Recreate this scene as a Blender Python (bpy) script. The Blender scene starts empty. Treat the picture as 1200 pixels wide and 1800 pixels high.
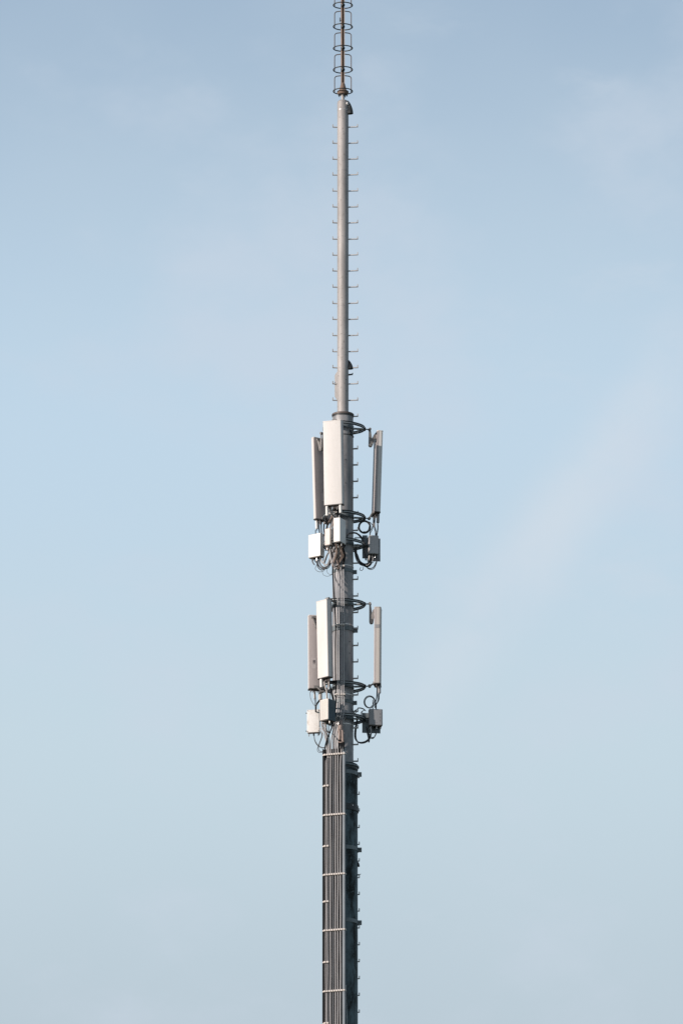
import bpy, math, random
from mathutils import Vector, Matrix, Euler
random.seed(7)
R = math.radians
sc = bpy.context.scene
COL = sc.collection

# ------------------------------------------------------------------ camera
D = 150.0            # metres from the camera to the mast on the ground
CAMZ = 1.6
PITCH = R(16.5)
FPX = 15600.0        # focal length in photo pixels (1200 x 1800)
U = D / math.cos(PITCH) / FPX      # one photo pixel at the mast, ~1 cm
XC = -2.5 * U
cam_d = bpy.data.cameras.new('camera')
cam = bpy.data.objects.new('camera', cam_d); COL.objects.link(cam)
cam.location = (XC, -D, CAMZ)
cam.rotation_euler = (R(90) + PITCH, 0, 0)
cam_d.sensor_fit = 'VERTICAL'; cam_d.sensor_height = 24.0
cam_d.lens = FPX / 1800 * 24.0
cam_d.clip_start = 1; cam_d.clip_end = 30000
sc.camera = cam
sc.view_settings.view_transform = 'Standard'
sc.view_settings.look = 'None'
sc.view_settings.exposure = 0.0
sc.view_settings.gamma = 1.0

# ------------------------------------------------------------------ sun and sky
SUN_AZ, SUN_EL = R(-57), R(14)      # azimuth seen from the mast: 0 = towards camera, + = right
sun_dir = Vector((math.sin(SUN_AZ) * math.cos(SUN_EL), -math.cos(SUN_AZ) * math.cos(SUN_EL), math.sin(SUN_EL)))
sl = bpy.data.lights.new('sun', 'SUN'); sl.energy = 4.0; sl.angle = R(0.5); sl.color = (1.0, 0.885, 0.81)
so = bpy.data.objects.new('sun', sl); COL.objects.link(so)
so.rotation_euler = sun_dir.to_track_quat('Z', 'Y').to_euler(); so.location = (-60, -40, 90)

w = bpy.data.worlds.new('World'); sc.world = w; w.use_nodes = True
nt = w.node_tree; N = nt.nodes; L = nt.links; N.clear()
sky = N.new('ShaderNodeTexSky'); sky.sky_type = 'NISHITA'; sky.sun_disc = False
sky.sun_elevation = SUN_EL
sky.sun_rotation = math.atan2(sun_dir.x, sun_dir.y) % (2 * math.pi)
sky.air_density = 1.0; sky.dust_density = 1.2; sky.ozone_density = 1.0
SKY_STRENGTH = 0.065
tc = N.new('ShaderNodeTexCoord')
def wn(scale, detail, loc, rough=0.5, sc3=(1, 1, 1), rot=(0, 0, 0)):
    mp = N.new('ShaderNodeMapping'); mp.inputs['Location'].default_value = loc; mp.inputs['Scale'].default_value = sc3
    mp.inputs['Rotation'].default_value = rot
    L.new(tc.outputs['Generated'], mp.inputs['Vector'])
    n = N.new('ShaderNodeTexNoise'); n.inputs['Scale'].default_value = scale; n.inputs['Detail'].default_value = detail
    n.inputs['Roughness'].default_value = rough
    L.new(mp.outputs['Vector'], n.inputs['Vector']); return n.outputs['Fac']
def ramp(src, a, b):
    m = N.new('ShaderNodeMapRange'); m.interpolation_type = 'SMOOTHSTEP'
    m.inputs['From Min'].default_value = a; m.inputs['From Max'].default_value = b
    L.new(src, m.inputs['Value']); return m.outputs['Result']
def wmath(op, a, b):
    m = N.new('ShaderNodeMath'); m.operation = op
    for i, v in enumerate((a, b)):
        if isinstance(v, (int, float)): m.inputs[i].default_value = v
        else: L.new(v, m.inputs[i])
    return m.outputs[0]
def wmix(f, a, b):
    m = N.new('ShaderNodeMix'); m.data_type = 'RGBA'
    if isinstance(f, (int, float)): m.inputs[0].default_value = f
    else: L.new(f, m.inputs[0])
    for i, v in ((6, a), (7, b)):
        if isinstance(v, tuple): m.inputs[i].default_value = v
        else: L.new(v, m.inputs[i])
    return m.outputs[2]
# milky low air (hue shifts with height above the horizon) and thin high cloud over the Nishita sky
def rad(r, g_, b_):
    f = lambda v: ((v / 255 + 0.055) / 1.055) ** 2.4 / SKY_STRENGTH
    return (f(r), f(g_), f(b_), 1)
sepz = N.new('ShaderNodeSeparateXYZ'); L.new(tc.outputs['Generated'], sepz.inputs[0])
gx, gz = sepz.outputs['X'], sepz.outputs['Z']
low = ramp(gz, 0.50, 0.355)      # the milky air thins out towards the zenith
hz_ = wmix(ramp(gz, 0.222, 0.262), rad(190, 206, 217), rad(201, 220, 231))
hz_ = wmix(ramp(gz, 0.255, 0.295), hz_, rad(195, 219, 238))
hz_ = wmix(ramp(gz, 0.290, 0.345), hz_, rad(165, 188, 211))
c = wmix(wmath('MULTIPLY', low, 0.94), sky.outputs['Color'], hz_)
wob = wn(9, 3, (0.3, 0.1, 0.75))
broad = ramp(wn(15, 3, (4.3, 0.1, 0.75)), 0.40, 0.66)
c = wmix(wmath('MULTIPLY', wmath('MULTIPLY', broad, low), 0.24), c, rad(198, 213, 224))
# one long cirrus streak rising to the right, frayed by noise
line = wmath('ADD', wmath('MULTIPLY', gx, 1.15), 0.2565)
dist = wmath('ABSOLUTE', wmath('ADD', wmath('SUBTRACT', gz, line), wmath('MULTIPLY', wmath('SUBTRACT', wob, 0.5), 0.014)), 0)
band_ = wmath('MULTIPLY', ramp(dist, 0.011, 0.0), ramp(gx, -0.012, 0.022))
fray = ramp(wn(60, 6, (2.1, 0.4, 3.3), 0.6, (1.2, 1, 1), (0, R(-52), 0)), 0.18, 0.70)
c = wmix(wmath('MULTIPLY', wmath('MULTIPLY', band_, fray), 0.75), c, rad(209, 220, 231))
veil = ramp(wn(30, 5, (2.1, 0.4, 1.3), 0.55, (1, 1, 1.6), (0, R(-40), 0)), 0.50, 0.74)
c = wmix(wmath('MULTIPLY', wmath('MULTIPLY', veil, low), 0.48), c, rad(203, 214, 228))
wisp = ramp(wn(48, 7, (7.7, 1.4, 5.3), 0.62, (0.8, 1, 1.9), (0, R(-48), 0)), 0.52, 0.76)
c = wmix(wmath('MULTIPLY', wmath('MULTIPLY', wisp, wmath('MULTIPLY', low, ramp(gx, -0.015, 0.03))), 0.40), c, rad(206, 217, 229))
bg = N.new('ShaderNodeBackground'); bg.inputs['Strength'].default_value = SKY_STRENGTH
L.new(c, bg.inputs['Color'])
wo = N.new('ShaderNodeOutputWorld'); L.new(bg.outputs[0], wo.inputs['Surface'])

# ------------------------------------------------------------------ measuring helper
cp, sp = math.cos(PITCH), math.sin(PITCH)
def P(px, py, near=0.0):
    """world point seen at photo pixel (px,py), near photo-pixels in front of the mast axis"""
    a = (900 - py) / FPX
    dy, dz = cp - a * sp, sp + a * cp
    y = -near * U
    t = (y + D) / dy
    return Vector((XC + (px - 600) / FPX * t, y, CAMZ + dz * t))
def Z(py, near=0.0): return P(602.5, py, near).z
def A(az): return Vector((math.sin(R(az)), -math.cos(R(az)), 0))
BASE = Z(1345)

# ------------------------------------------------------------------ materials
def mat(name, col, rough=0.5, metal=0.0, var=0.12, scale=6.0, stretch=0.25, col2=None, spots=None, bump=0.0, lo=0.35, hi=0.68, spec=0.5):
    m = bpy.data.materials.new(name); m.use_nodes = True
    t = m.node_tree; b = t.nodes['Principled BSDF']
    b.inputs['Roughness'].default_value = rough; b.inputs['Metallic'].default_value = metal
    b.inputs['Specular IOR Level'].default_value = spec
    g = t.nodes.new('ShaderNodeNewGeometry')
    mp = t.nodes.new('ShaderNodeMapping'); mp.inputs['Scale'].default_value = (1, 1, stretch)
    t.links.new(g.outputs['Position'], mp.inputs['Vector'])
    n = t.nodes.new('ShaderNodeTexNoise'); n.inputs['Scale'].default_value = scale; n.inputs['Detail'].default_value = 6; n.inputs['Roughness'].default_value = 0.62
    t.links.new(mp.outputs[0], n.inputs['Vector'])
    r = t.nodes.new('ShaderNodeMapRange'); r.inputs['From Min'].default_value = lo; r.inputs['From Max'].default_value = hi
    t.links.new(n.outputs['Fac'], r.inputs['Value'])
    mx = t.nodes.new('ShaderNodeMix'); mx.data_type = 'RGBA'
    t.links.new(r.outputs[0], mx.inputs[0])
    c2 = col2 if col2 else tuple(max(0, x * (1 - var)) for x in col)
    c1 = col if col2 else tuple(min(1, x * (1 + var)) for x in col)
    mx.inputs[6].default_value = (*c1, 1); mx.inputs[7].default_value = (*c2, 1)
    out = mx.outputs[2]
    if spots:
        n2 = t.nodes.new('ShaderNodeTexNoise'); n2.inputs['Scale'].default_value = 26; n2.inputs['Detail'].default_value = 4
        t.links.new(g.outputs['Position'], n2.inputs['Vector'])
        r2 = t.nodes.new('ShaderNodeMapRange'); r2.inputs['From Min'].default_value = 0.6; r2.inputs['From Max'].default_value = 0.72
        t.links.new(n2.outputs['Fac'], r2.inputs['Value'])
        m2 = t.nodes.new('ShaderNodeMix'); m2.data_type = 'RGBA'
        t.links.new(r2.outputs[0], m2.inputs[0]); t.links.new(out, m2.inputs[6]); m2.inputs[7].default_value = (*spots, 1)
        out = m2.outputs[2]
    t.links.new(out, b.inputs['Base Color'])
    if bump:
        bp = t.nodes.new('ShaderNodeBump'); bp.inputs['Strength'].default_value = bump; bp.inputs['Distance'].default_value = 0.01
        t.links.new(n.outputs['Fac'], bp.inputs['Height']); t.links.new(bp.outputs[0], b.inputs['Normal'])
    return m
M = dict(
    steel_top=mat('galvanised_steel_upper', (0.48, 0.455, 0.44), 0.6, 0.15, 0.10, 7, 0.25, col2=(0.33, 0.315, 0.305), spots=(0.29, 0.27, 0.255), bump=0.1),
    steel_mid=mat('galvanised_steel_middle', (0.43, 0.42, 0.42), 0.55, 0.2, scale=5, stretch=0.35, col2=(0.17, 0.18, 0.195), spots=(0.30, 0.285, 0.28), bump=0.15),
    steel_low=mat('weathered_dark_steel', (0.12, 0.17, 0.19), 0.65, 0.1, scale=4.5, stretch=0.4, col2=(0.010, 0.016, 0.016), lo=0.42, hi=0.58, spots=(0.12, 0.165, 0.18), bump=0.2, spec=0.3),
    steel_low_light=mat('grey_steel_band', (0.17, 0.20, 0.21), 0.55, 0.2, 0.2, 20),
    dark_steel=mat('dark_steel', (0.045, 0.05, 0.052), 0.5, 0.35, 0.3, 20),
    collar=mat('brown_grey_steel', (0.15, 0.125, 0.115), 0.6, 0.2, 0.2, 20),
    ring=mat('ring_steel', (0.055, 0.065, 0.07), 0.45, 0.35, 0.3, 20),
    ring_light=mat('ring_web_steel', (0.36, 0.38, 0.38), 0.5, 0.2, 0.2, 20),
    peg=mat('peg_steel', (0.52, 0.50, 0.485), 0.55, 0.2, 0.25, 25),
    strap=mat('stainless_strap', (0.60, 0.58, 0.55), 0.3, 0.5, 0.1, 20),
    bracket=mat('cast_bracket', (0.27, 0.26, 0.25), 0.5, 0.2, 0.25, 30),
    radome=mat('white_radome', (0.78, 0.745, 0.71), 0.45, 0, 0.05, 4, 0.3, spots=(0.76, 0.72, 0.685)),
    radome_c=mat('cream_radome', (0.75, 0.725, 0.70), 0.5, 0, 0.05, 4, 0.3, spots=(0.70, 0.67, 0.64)),
    rail=mat('shade_toned_rail_steel', (0.17, 0.20, 0.225), 0.5, 0.2, 0.15, 15),  # dark bluish tone puts the rail's shade into its colour
    radome_b=mat('grey_white_radome', (0.56, 0.52, 0.48), 0.45, 0, 0.05, 4, 0.3),
    back=mat('grey_back_panel', (0.50, 0.45, 0.435), 0.55, 0.05, 0.09, 5, 0.3, spots=(0.44, 0.39, 0.375)),
    white=mat('white_casing', (0.83, 0.81, 0.78), 0.4, 0, 0.03, 5),
    cream=mat('cream_casing', (0.74, 0.68, 0.63), 0.5, 0, 0.06, 8, spots=(0.66, 0.6, 0.54)),
    dirty=mat('weathered_white_casing', (0.84, 0.82, 0.79), 0.5, 0, 0.1, 11, 0.8, col2=(0.60, 0.55, 0.49), lo=0.48, hi=0.74),
    shade_side=mat('painted_side_shade', (0.055, 0.085, 0.105), 0.5, 0.1, 0.15, 8),  # shade on the cream box's side, held in the colour
    light_grey=mat('light_grey_casing', (0.52, 0.50, 0.50), 0.45, 0, 0.06, 6, 0.6),
    grey_box=mat('grey_casing', (0.33, 0.33, 0.34), 0.45, 0, 0.06, 6, 0.6),
    blue_box=mat('blue_grey_casing', (0.20, 0.23, 0.25), 0.5, 0.1, 0.1, 8),
    end=mat('dark_end_cap', (0.09, 0.08, 0.075), 0.6, 0, 0.2, 20),
    cable_d=mat('dark_slate_cable', (0.20, 0.21, 0.225), 0.5, 0, 0.12, 14, 0.2),
    cable=mat('grey_brown_cable', (0.44, 0.43, 0.435), 0.55, 0, 0.1, 14, 0.2),
    cable_b=mat('brown_cable', (0.26, 0.20, 0.17), 0.55, 0, 0.2, 20, 0.4),
    black=mat('black_cable', (0.012, 0.013, 0.015), 0.6, 0, 0.3, 20, 0.4, spec=0.12),
    jumper=mat('dark_grey_cable', (0.07, 0.072, 0.078), 0.45, 0, 0.3, 20, 0.4),
    clamp=mat('pale_clamp', (0.72, 0.66, 0.61), 0.5, 0, 0.12, 40),
    rust=mat('rust_brown_steel', (0.24, 0.165, 0.125), 0.7, 0.1, 0.25, 18, 0.3),
    pale_strip=mat('pale_brown_strip', (0.50, 0.42, 0.37), 0.6, 0, 0.15, 20, 0.3),
    ink=mat('printed_ink', (0.12, 0.10, 0.10), 0.6, 0, 0.1, 20),
    label=mat('label_paper', (0.62, 0.57, 0.55), 0.5, 0, 0.05, 20),
    splice=mat('pinkish_brown_boot', (0.32, 0.25, 0.22), 0.6, 0, 0.3, 30),
    grass=mat('grass_ground', (0.05, 0.065, 0.03), 0.95, 0, 0.3, 0.4, 1),
)

# ------------------------------------------------------------------ mesh builder
class MB:
    def __init__(s): s.v = []; s.f = []
    def add(s, vs, fs):
        o = len(s.v); s.v += [Vector(p) for p in vs]; s.f += [tuple(i + o for i in f) for f in fs]
    def loft(s, rings, caps=True, closed=True):
        n = len(rings[0]); vs = [p for r in rings for p in r]; fs = []
        for k in range(len(rings) - 1):
            for i in range(n if closed else n - 1):
                j = (i + 1) % n
                fs.append((k * n + i, k * n + j, (k + 1) * n + j, (k + 1) * n + i))
        if caps:
            fs.append(tuple(reversed(range(n)))); fs.append(tuple((len(rings) - 1) * n + i for i in range(n)))
        s.add(vs, fs)
    def box(s, c, size, az=0.0, tiltx=0.0):
        c = Vector(c); h = Vector(size) / 2
        m = Euler((R(tiltx), 0, R(az))).to_matrix()
        b = min(h) * 0.22
        pts = lambda z, k: [c + m @ Vector((sx * (h.x - k), sy * (h.y - k), z)) for sx, sy in ((-1, -1), (1, -1), (1, 1), (-1, 1))]
        s.loft([pts(-h.z, b), pts(-h.z + b, 0), pts(h.z - b, 0), pts(h.z, b)])
    def rbox(s, x0, x1, y0, y1, z0, z1, r, ch=None, seg=4):
        """upright box with rounded vertical edges"""
        ch = r * 0.4 if ch is None else ch
        def ring(z, k):
            o = []
            for cx, cy, a0 in ((x1 - r, y1 - r, 0), (x0 + r, y1 - r, 90), (x0 + r, y0 + r, 180), (x1 - r, y0 + r, 270)):
                for i in range(seg + 1):
                    a = R(a0 + 90 * i / seg); o.append(Vector((cx + (r - k) * math.cos(a), cy + (r - k) * math.sin(a), z)))
            return o
        s.loft([ring(z0, ch), ring(z0 + ch, 0), ring(z1 - ch, 0), ring(z1, ch)])
    def tube(s, pts, r, n=8, closed=False, r2=None):
        pts = [Vector(p) for p in pts]; m = len(pts); rings = []
        up = Vector((0.31, 0.17, 0.93)).normalized(); prev = None
        for i, p in enumerate(pts):
            a = pts[(i - 1) % m] if (closed or i > 0) else p
            b = pts[(i + 1) % m] if (closed or i < m - 1) else p
            t = (b - a).normalized()
            if prev is None: x = t.cross(up if abs(t.dot(up)) < 0.95 else Vector((1, 0, 0))).normalized()
            else: x = (prev - t * prev.dot(t)).normalized()
            prev = x; y = t.cross(x)
            rr = r if r2 is None else r + (r2 - r) * i / (m - 1)
            rings.append([p + x * rr * math.cos(2 * math.pi * k / n) + y * rr * math.sin(2 * math.pi * k / n) for k in range(n)])
        if closed:
            # untwist the seam: match first ring by nearest start vertex
            last = rings[0]; k0 = min(range(n), key=lambda k: (last[k] - rings[-1][0]).length)
            rings.append([last[(k + k0) % n] for k in range(n)])
            s.loft(rings, caps=False)
        else: s.loft(rings)
    def rod(s, a, b, r, n=10, r2=None): s.tube([a, b], r, n, r2=r2)
    def lathe(s, prof, n=48, c=(0, 0), a0=0, a1=360, caps=False):
        """profile of (radius, z)"""
        full = abs(a1 - a0) >= 360; cnt = n if full else n + 1
        rings = [[Vector((c[0] + r * math.sin(R(a0 + (a1 - a0) * i / n)), c[1] - r * math.cos(R(a0 + (a1 - a0) * i / n)), z)) for i in range(cnt)] for r, z in prof]
        s.loft(rings, caps=caps, closed=full)
    def band(s, r, z0, z1, th, n=48, a0=0, a1=360):
        """a solid ring of thickness th outside radius r"""
        full = abs(a1 - a0) >= 360
        prof = [(r, z0), (r + th, z0), (r + th, z1), (r, z1), (r, z0)]
        s.lathe(prof, n, a0=a0, a1=a1)
        if not full:
            for a in (a0, a1):
                d = A(a); s.add([d * r + Vector((0, 0, z0)), d * (r + th) + Vector((0, 0, z0)), d * (r + th) + Vector((0, 0, z1)), d * r + Vector((0, 0, z1))], [(0, 1, 2, 3)])
    def build(s, name, m, parent=None, world=False):
        vs = s.v
        if world and parent is not None:
            inv = parent['_m'] if False else ROOTM[parent.name].inverted()
            vs = [inv @ p for p in vs]
        me = bpy.data.meshes.new(name); me.from_pydata([tuple(p) for p in vs], [], s.f); me.validate(); me.update()
        me.materials.append(M[m] if isinstance(m, str) else m)
        me.polygons.foreach_set('use_smooth', [True] * len(me.polygons))
        me.set_sharp_from_angle(angle=R(38))
        o = bpy.data.objects.new(name, me); COL.objects.link(o)
        if parent is not None: o.parent = parent
        return o
ROOTM = {}
def thing(name, label, cat, loc=(0, 0, 0), rot=(0, 0, 0), group=None):
    o = bpy.data.objects.new(name, None); COL.objects.link(o); o.empty_display_size = 0.2
    o.location = loc; o.rotation_euler = rot; o['label'] = label; o['category'] = cat
    if group: o['group'] = group
    ROOTM[o.name] = Matrix.Translation(Vector(loc)) @ Euler(rot).to_matrix().to_4x4()
    return o
def tag(o, label, cat, group=None):
    o['label'] = label; o['category'] = cat
    if group: o['group'] = group
    return o
def smooth(pts, k=6):
    pts = [Vector(p) for p in pts]
    if len(pts) < 3: return pts
    out = []; q = [pts[0] * 2 - pts[1]] + pts + [pts[-1] * 2 - pts[-2]]
    for i in range(1, len(q) - 2):
        p0, p1, p2, p3 = q[i - 1:i + 3]
        for j in range(k):
            t = j / k
            out.append(0.5 * ((2 * p1) + (p2 - p0) * t + (2 * p0 - 5 * p1 + 4 * p2 - p3) * t * t + (3 * p1 - p0 - 3 * p2 + p3) * t ** 3))
    out.append(pts[-1]); return out
def wire(mb, pts, r, n=7):
    """pts: (px,py,near)"""
    mb.tube(smooth([P(*p) for p in pts]), r * U, n)

# ------------------------------------------------------------------ ground
g = MB(); S = 6000
g.add([(-S, -S, 0), (S, -S, 0), (S, S, 0), (-S, S, 0)], [(0, 1, 2, 3)])
go = g.build('ground', 'grass'); go['kind'] = 'structure'

# ------------------------------------------------------------------ mast
mast = thing('telecom_mast', 'tall grey tubular steel mast in three stepped diameters with climbing pegs', 'mast')
RT, RM, RL = 10.0 * U, 18.3 * U, 25.6 * U
def px_z(py, r): return Z(py)      # height on the axis
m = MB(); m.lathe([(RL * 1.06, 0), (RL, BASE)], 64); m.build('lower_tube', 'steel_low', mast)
m = MB(); m.lathe([(RM, BASE - 0.02), (RM, Z(729))], 64); m.build('middle_tube', 'steel_mid', mast)
zt = Z(181)
m = MB(); m.lathe([(RT, Z(729)), (RT, zt), (RT * 0.93, zt + 2.2 * U), (RT * 0.72, zt + 4.2 * U), (RT * 0.4, zt + 5.4 * U), (0.001, zt + 5.8 * U)], 48)
m.build('upper_tube', 'steel_top', mast)
# cap seam and weld seams
def seam(py, r, matn, h=0.9, th=0.35, name='weld_seam'):
    q = MB(); z = Z(py); q.band(r - 0.001, z, z + h * U, th * U, 48); q.build(name, matn, mast)
seam(195, RT, 'strap', 0.7, 0.4, 'cap_seam')
for py in (613, 626, 418, 540, 302): seam(py, RT, 'steel_mid', 0.5, 0.2)
for py in (768, 805, 851, 859, 1160, 1250, 1286, 1318): seam(py, RM, 'steel_mid', 0.6, 0.35)
seam(768.5, RM, 'dark_steel', 1.0, 1.2, 'seal_ring')
# collars
def collar(py, r0, r1, matn, lift=0):
    z = Z(py); q = MB()
    q.lathe([(r0 * 0.6, z + 3.4 * U), (r1 - 0.8 * U, z + 3.4 * U), (r1, z + 2.6 * U), (r1, z + 0.4 * U), (r1 - 1.0 * U, z - 0.2 * U), (r0, z - 0.4 * U)], 64)
    q.build('collar', matn, mast)
collar(731.5, RM, 19.6 * U, 'collar')
collar(1350.5, RL, 28.2 * U, 'steel_low_light')
q = MB(); z = Z(734); q.lathe([(RM + 0.5 * U, z), (RM + 0.5 * U, z + 2 * U)], 64); q.build('collar_lip', 'dark_steel', mast)
q = MB(); z = Z(1354.5); q.band(RL - 0.01, z, z + 3.4 * U, 1.6 * U, 64); q.build('collar_lip', 'dark_steel', mast)

# clamp bands with lugs
def clamp_band(py, r, h, th, matn, lug_az=86, lug=6.5, bolts=()):
    z = Z(py); q = MB(); q.band(r - 0.002, z - h / 2 * U, z + h / 2 * U, th * U, 64)
    o = q.build('clamp_band', matn, mast)
    d = A(lug_az)
    if lug:
        q = MB(); c = d * (r + (th + lug / 2 - 1.0) * U) + Vector((0, 0, z))
        for s_ in (-1, 1):
            q.box(c + Vector((d.y, -d.x, 0)) * s_ * 1.5 * U, (lug * U, 1.4 * U, (h + 0.6) * U), az=lug_az - 90)
        q.build('clamp_lug', matn, o)
        q = MB(); n_ = Vector((-d.y, d.x, 0)); q.rod(c - n_ * 3.4 * U, c + n_ * 3.4 * U, 0.95 * U, 6)
        q.build('bolt', 'dark_steel', o)
    for a, dz in bolts:
        q = MB(); d2 = A(a); c = d2 * (r + th * U) + Vector((0, 0, z + dz * U)); q.rod(c - d2 * U, c + d2 * 1.1 * U, 1.1 * U, 6)
        q.build('bolt', 'strap', o)
clamp_band(1362, RL, 7, 1.4, 'steel_low_light')
clamp_band(1423, RL, 11, 1.8, 'dark_steel', lug=0, bolts=((38, 2), (72, 1)))
clamp_band(1494.5, RL, 7, 1.4, 'steel_low_light')
clamp_band(1622.5, RL, 7, 1.4, 'steel_low_light')
clamp_band(1006, RM, 6, 1.2, 'steel_low_light', lug=6)
clamp_band(1108, RM, 8, 1.6, 'steel_low_light', lug=7)
clamp_band(1236, RM, 6, 1.2, 'steel_low_light', lug=6)
for py in (998.5, 1102, 1225, 1277):
    q = MB(); z = Z(py); q.band(RM - 0.001, z, z + 1.5 * U, 0.8 * U, 64); q.build('steel_strap', 'strap', mast)

# climbing pegs: L shaped flat steps, one shared mesh per side
def peg_mesh(length, r_in):
    q = MB(); x0 = r_in * U; x1 = length * U
    q.box(((x0 + x1) / 2, 0, 0), (x1 - x0, 2.4 * U, 1.6 * U)); q.box((x1 - 0.5 * U, 0, 2.2 * U), (1.5 * U, 2.4 * U, 5.2 * U))
    return q
zstep = (Z(224) - Z(1780)) / 54
pr = peg_mesh(26.8, 8).build('step_peg', 'peg', mast); pl = peg_mesh(18.4, 8).build('step_peg', 'peg', mast)
q = MB(); q.box(((8 * U + 26.8 * U) / 2, 0, 0), (18.8 * U, 3.6 * U, 2.0 * U)); q.box((26.2 * U, 0, 2.6 * U), (1.4 * U, 3.6 * U, 5.2 * U))
pm = q.build('step_peg', 'peg', mast)
usedm = False
for k in range(55):
    z = Z(224) - k * zstep
    mid = 18 < k
    if k == 0: o = pr
    elif k == 19: o = pm
    else:
        o = (pm if mid and k < 41 else pr).copy(); COL.objects.link(o)
    jig = random.uniform(-0.3, 0.3) * U
    o.location = (0, 0, z + jig); o.rotation_euler = (0, 0, R(-7 + random.uniform(-2, 2)))
    if k > 38:
        o.location.x += 2.3 * U if k > 39 else 0
    if k < 18:
        o = pl if k == 0 else pl.copy()
        if k: COL.objects.link(o)
        o.location = (0, 0, z + jig); o.rotation_euler = (0, 0, R(187 + random.uniform(-2, 2)))

# cable hoods, hatch, odd brackets on the tube
def hood(py_top, py_bot, az, r, wid, out, matn='dark_steel'):
    """rounded cover standing off the tube, open below"""
    z1, z0 = Z(py_top), Z(py_bot); d = A(az); t = Vector((-d.y, d.x, 0)); rings = []
    for i in range(8):
        f = i / 7; z = z1 + (z0 - z1) * f; o = out * U * math.sin(f * math.pi / 2) ** 0.8; wd = wid * U * (0.35 + 0.65 * f)
        rings.append([d * (r - 2 * U) + t * wd + Vector((0, 0, z)), d * (r + o * 0.6) + t * wd + Vector((0, 0, z)), d * (r + o) + t * wd * 0.4 + Vector((0, 0, z)),
                      d * (r + o) - t * wd * 0.4 + Vector((0, 0, z)), d * (r + o * 0.6) - t * wd + Vector((0, 0, z)), d * (r - 2 * U) - t * wd + Vector((0, 0, z))])
    q = MB(); q.loft(rings); return q.build('cable_hood', matn, mast)
h1 = hood(178, 201, 76, RT, 5, 8.5)
q = MB(); d = A(50); c = d * (RT + 0.5 * U) + Vector((0, 0, Z(184))); q.rod(c - d * U, c + d * 1.6 * U, 2.6 * U, 16); q.build('hood_eye', 'white', h1)
q = MB(); q.rod(c + d * 1.4 * U, c + d * 2.0 * U, 0.9 * U, 10); q.build('eye_hole', 'dark_steel', h1)
hood(633, 649, 84, RT, 4.5, 8, 'dark_steel')
hood(1514, 1523.5, 88, RL, 3, 3.6)
hood(759, 768, 48, RM, 5, 3.0)
q = MB(); d = A(88); c = Vector((0, 0, Z(659)))
q.tube([d * 9 * U + c, d * 14 * U + c + Vector((0, 0, 0.6 * U))], 1.5 * U, 6)
q.tube([d * 13.5 * U + c, d * 18 * U + c + Vector((0, 0, 3.2 * U))], 0.8 * U, 6); q.tube([d * 13.5 * U + c, d * 17.8 * U + c + Vector((0, 0, 0.2 * U))], 0.8 * U, 6)
q.build('fork_bracket', 'dark_steel', mast)
q = MB(); d = A(88); c = Vector((0, 0, Z(1538)))
q.tube([d * 24 * U + c, d * 29 * U + c], 1.2 * U, 6); q.tube([d * 28 * U + c, d * 31 * U + c + Vector((0, 0, 1.6 * U))], 0.6 * U, 6)
q.build('fork_bracket', 'dark_steel', mast)
q = MB()   # hatch cover on the shaded left rear
rings = []
for i in range(9):
    f = i / 8; z = Z(654) + (Z(703) - Z(654)) * f; o = 4.0 * U * min(1, 3 * math.sin(math.pi * f) ** 0.7) + 0.1 * U; d = A(-97); t = Vector((-d.y, d.x, 0))
    rings.append([d * RT * 0.8 + t * 4 * U + Vector((0, 0, z)), d * (RT + o) + t * 3 * U + Vector((0, 0, z)), d * (RT + o) - t * 3 * U + Vector((0, 0, z)), d * RT * 0.8 - t * 4 * U + Vector((0, 0, z))])
q.loft(rings); q.build('hatch_cover', 'steel_top', mast)
for px, py in ((608.5, 687), (608.2, 667)):
    q = MB(); a = math.degrees(math.asin((px - 602.5) / 10)); d = A(a); c = d * RT + Vector((0, 0, Z(py, 8)));  q.rod(c - d * U, c + d * 0.5 * U, 0.8 * U, 8); q.build('bolt', 'dark_steel', mast)
for px, py in ((614, 1128), (614, 1148), (607, 809), (607, 850)):
    q = MB(); a = math.degrees(math.asin((px - 602.5) / 18.3)); d = A(a); c = d * RM + Vector((0, 0, Z(py, 14)));  q.rod(c - d * U, c + d * 0.6 * U, 0.9 * U, 8); q.build('bolt', 'dark_steel', mast)
for px, py in ((610, 1583), (619.5, 1566), (614, 1394)):
    q = MB(); a = math.degrees(math.asin((px - 602.5) / 25.6)); d = A(a); c = d * RL + Vector((0, 0, Z(py, 22)));  q.rod(c - d * U, c + d * 0.6 * U, 1.0 * U, 8); q.build('bolt', 'steel_low_light', mast)

# thin white earth wire low on the tube
ew = MB()
a = lambda x: math.sqrt(max(0, 26.6 ** 2 - (x - 602.5) ** 2))
wire(ew, [(608, 1731, a(608)), (608.6, 1760, a(608.6)), (609.4, 1790, a(609.4)), (610.3, 1830, a(610.3)), (611, 1900, a(611))], 0.35)
tag(ew.build('earth_wire', 'white'), 'thin white wire running down the dark lower tube beside the cable run', 'wire')

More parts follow.
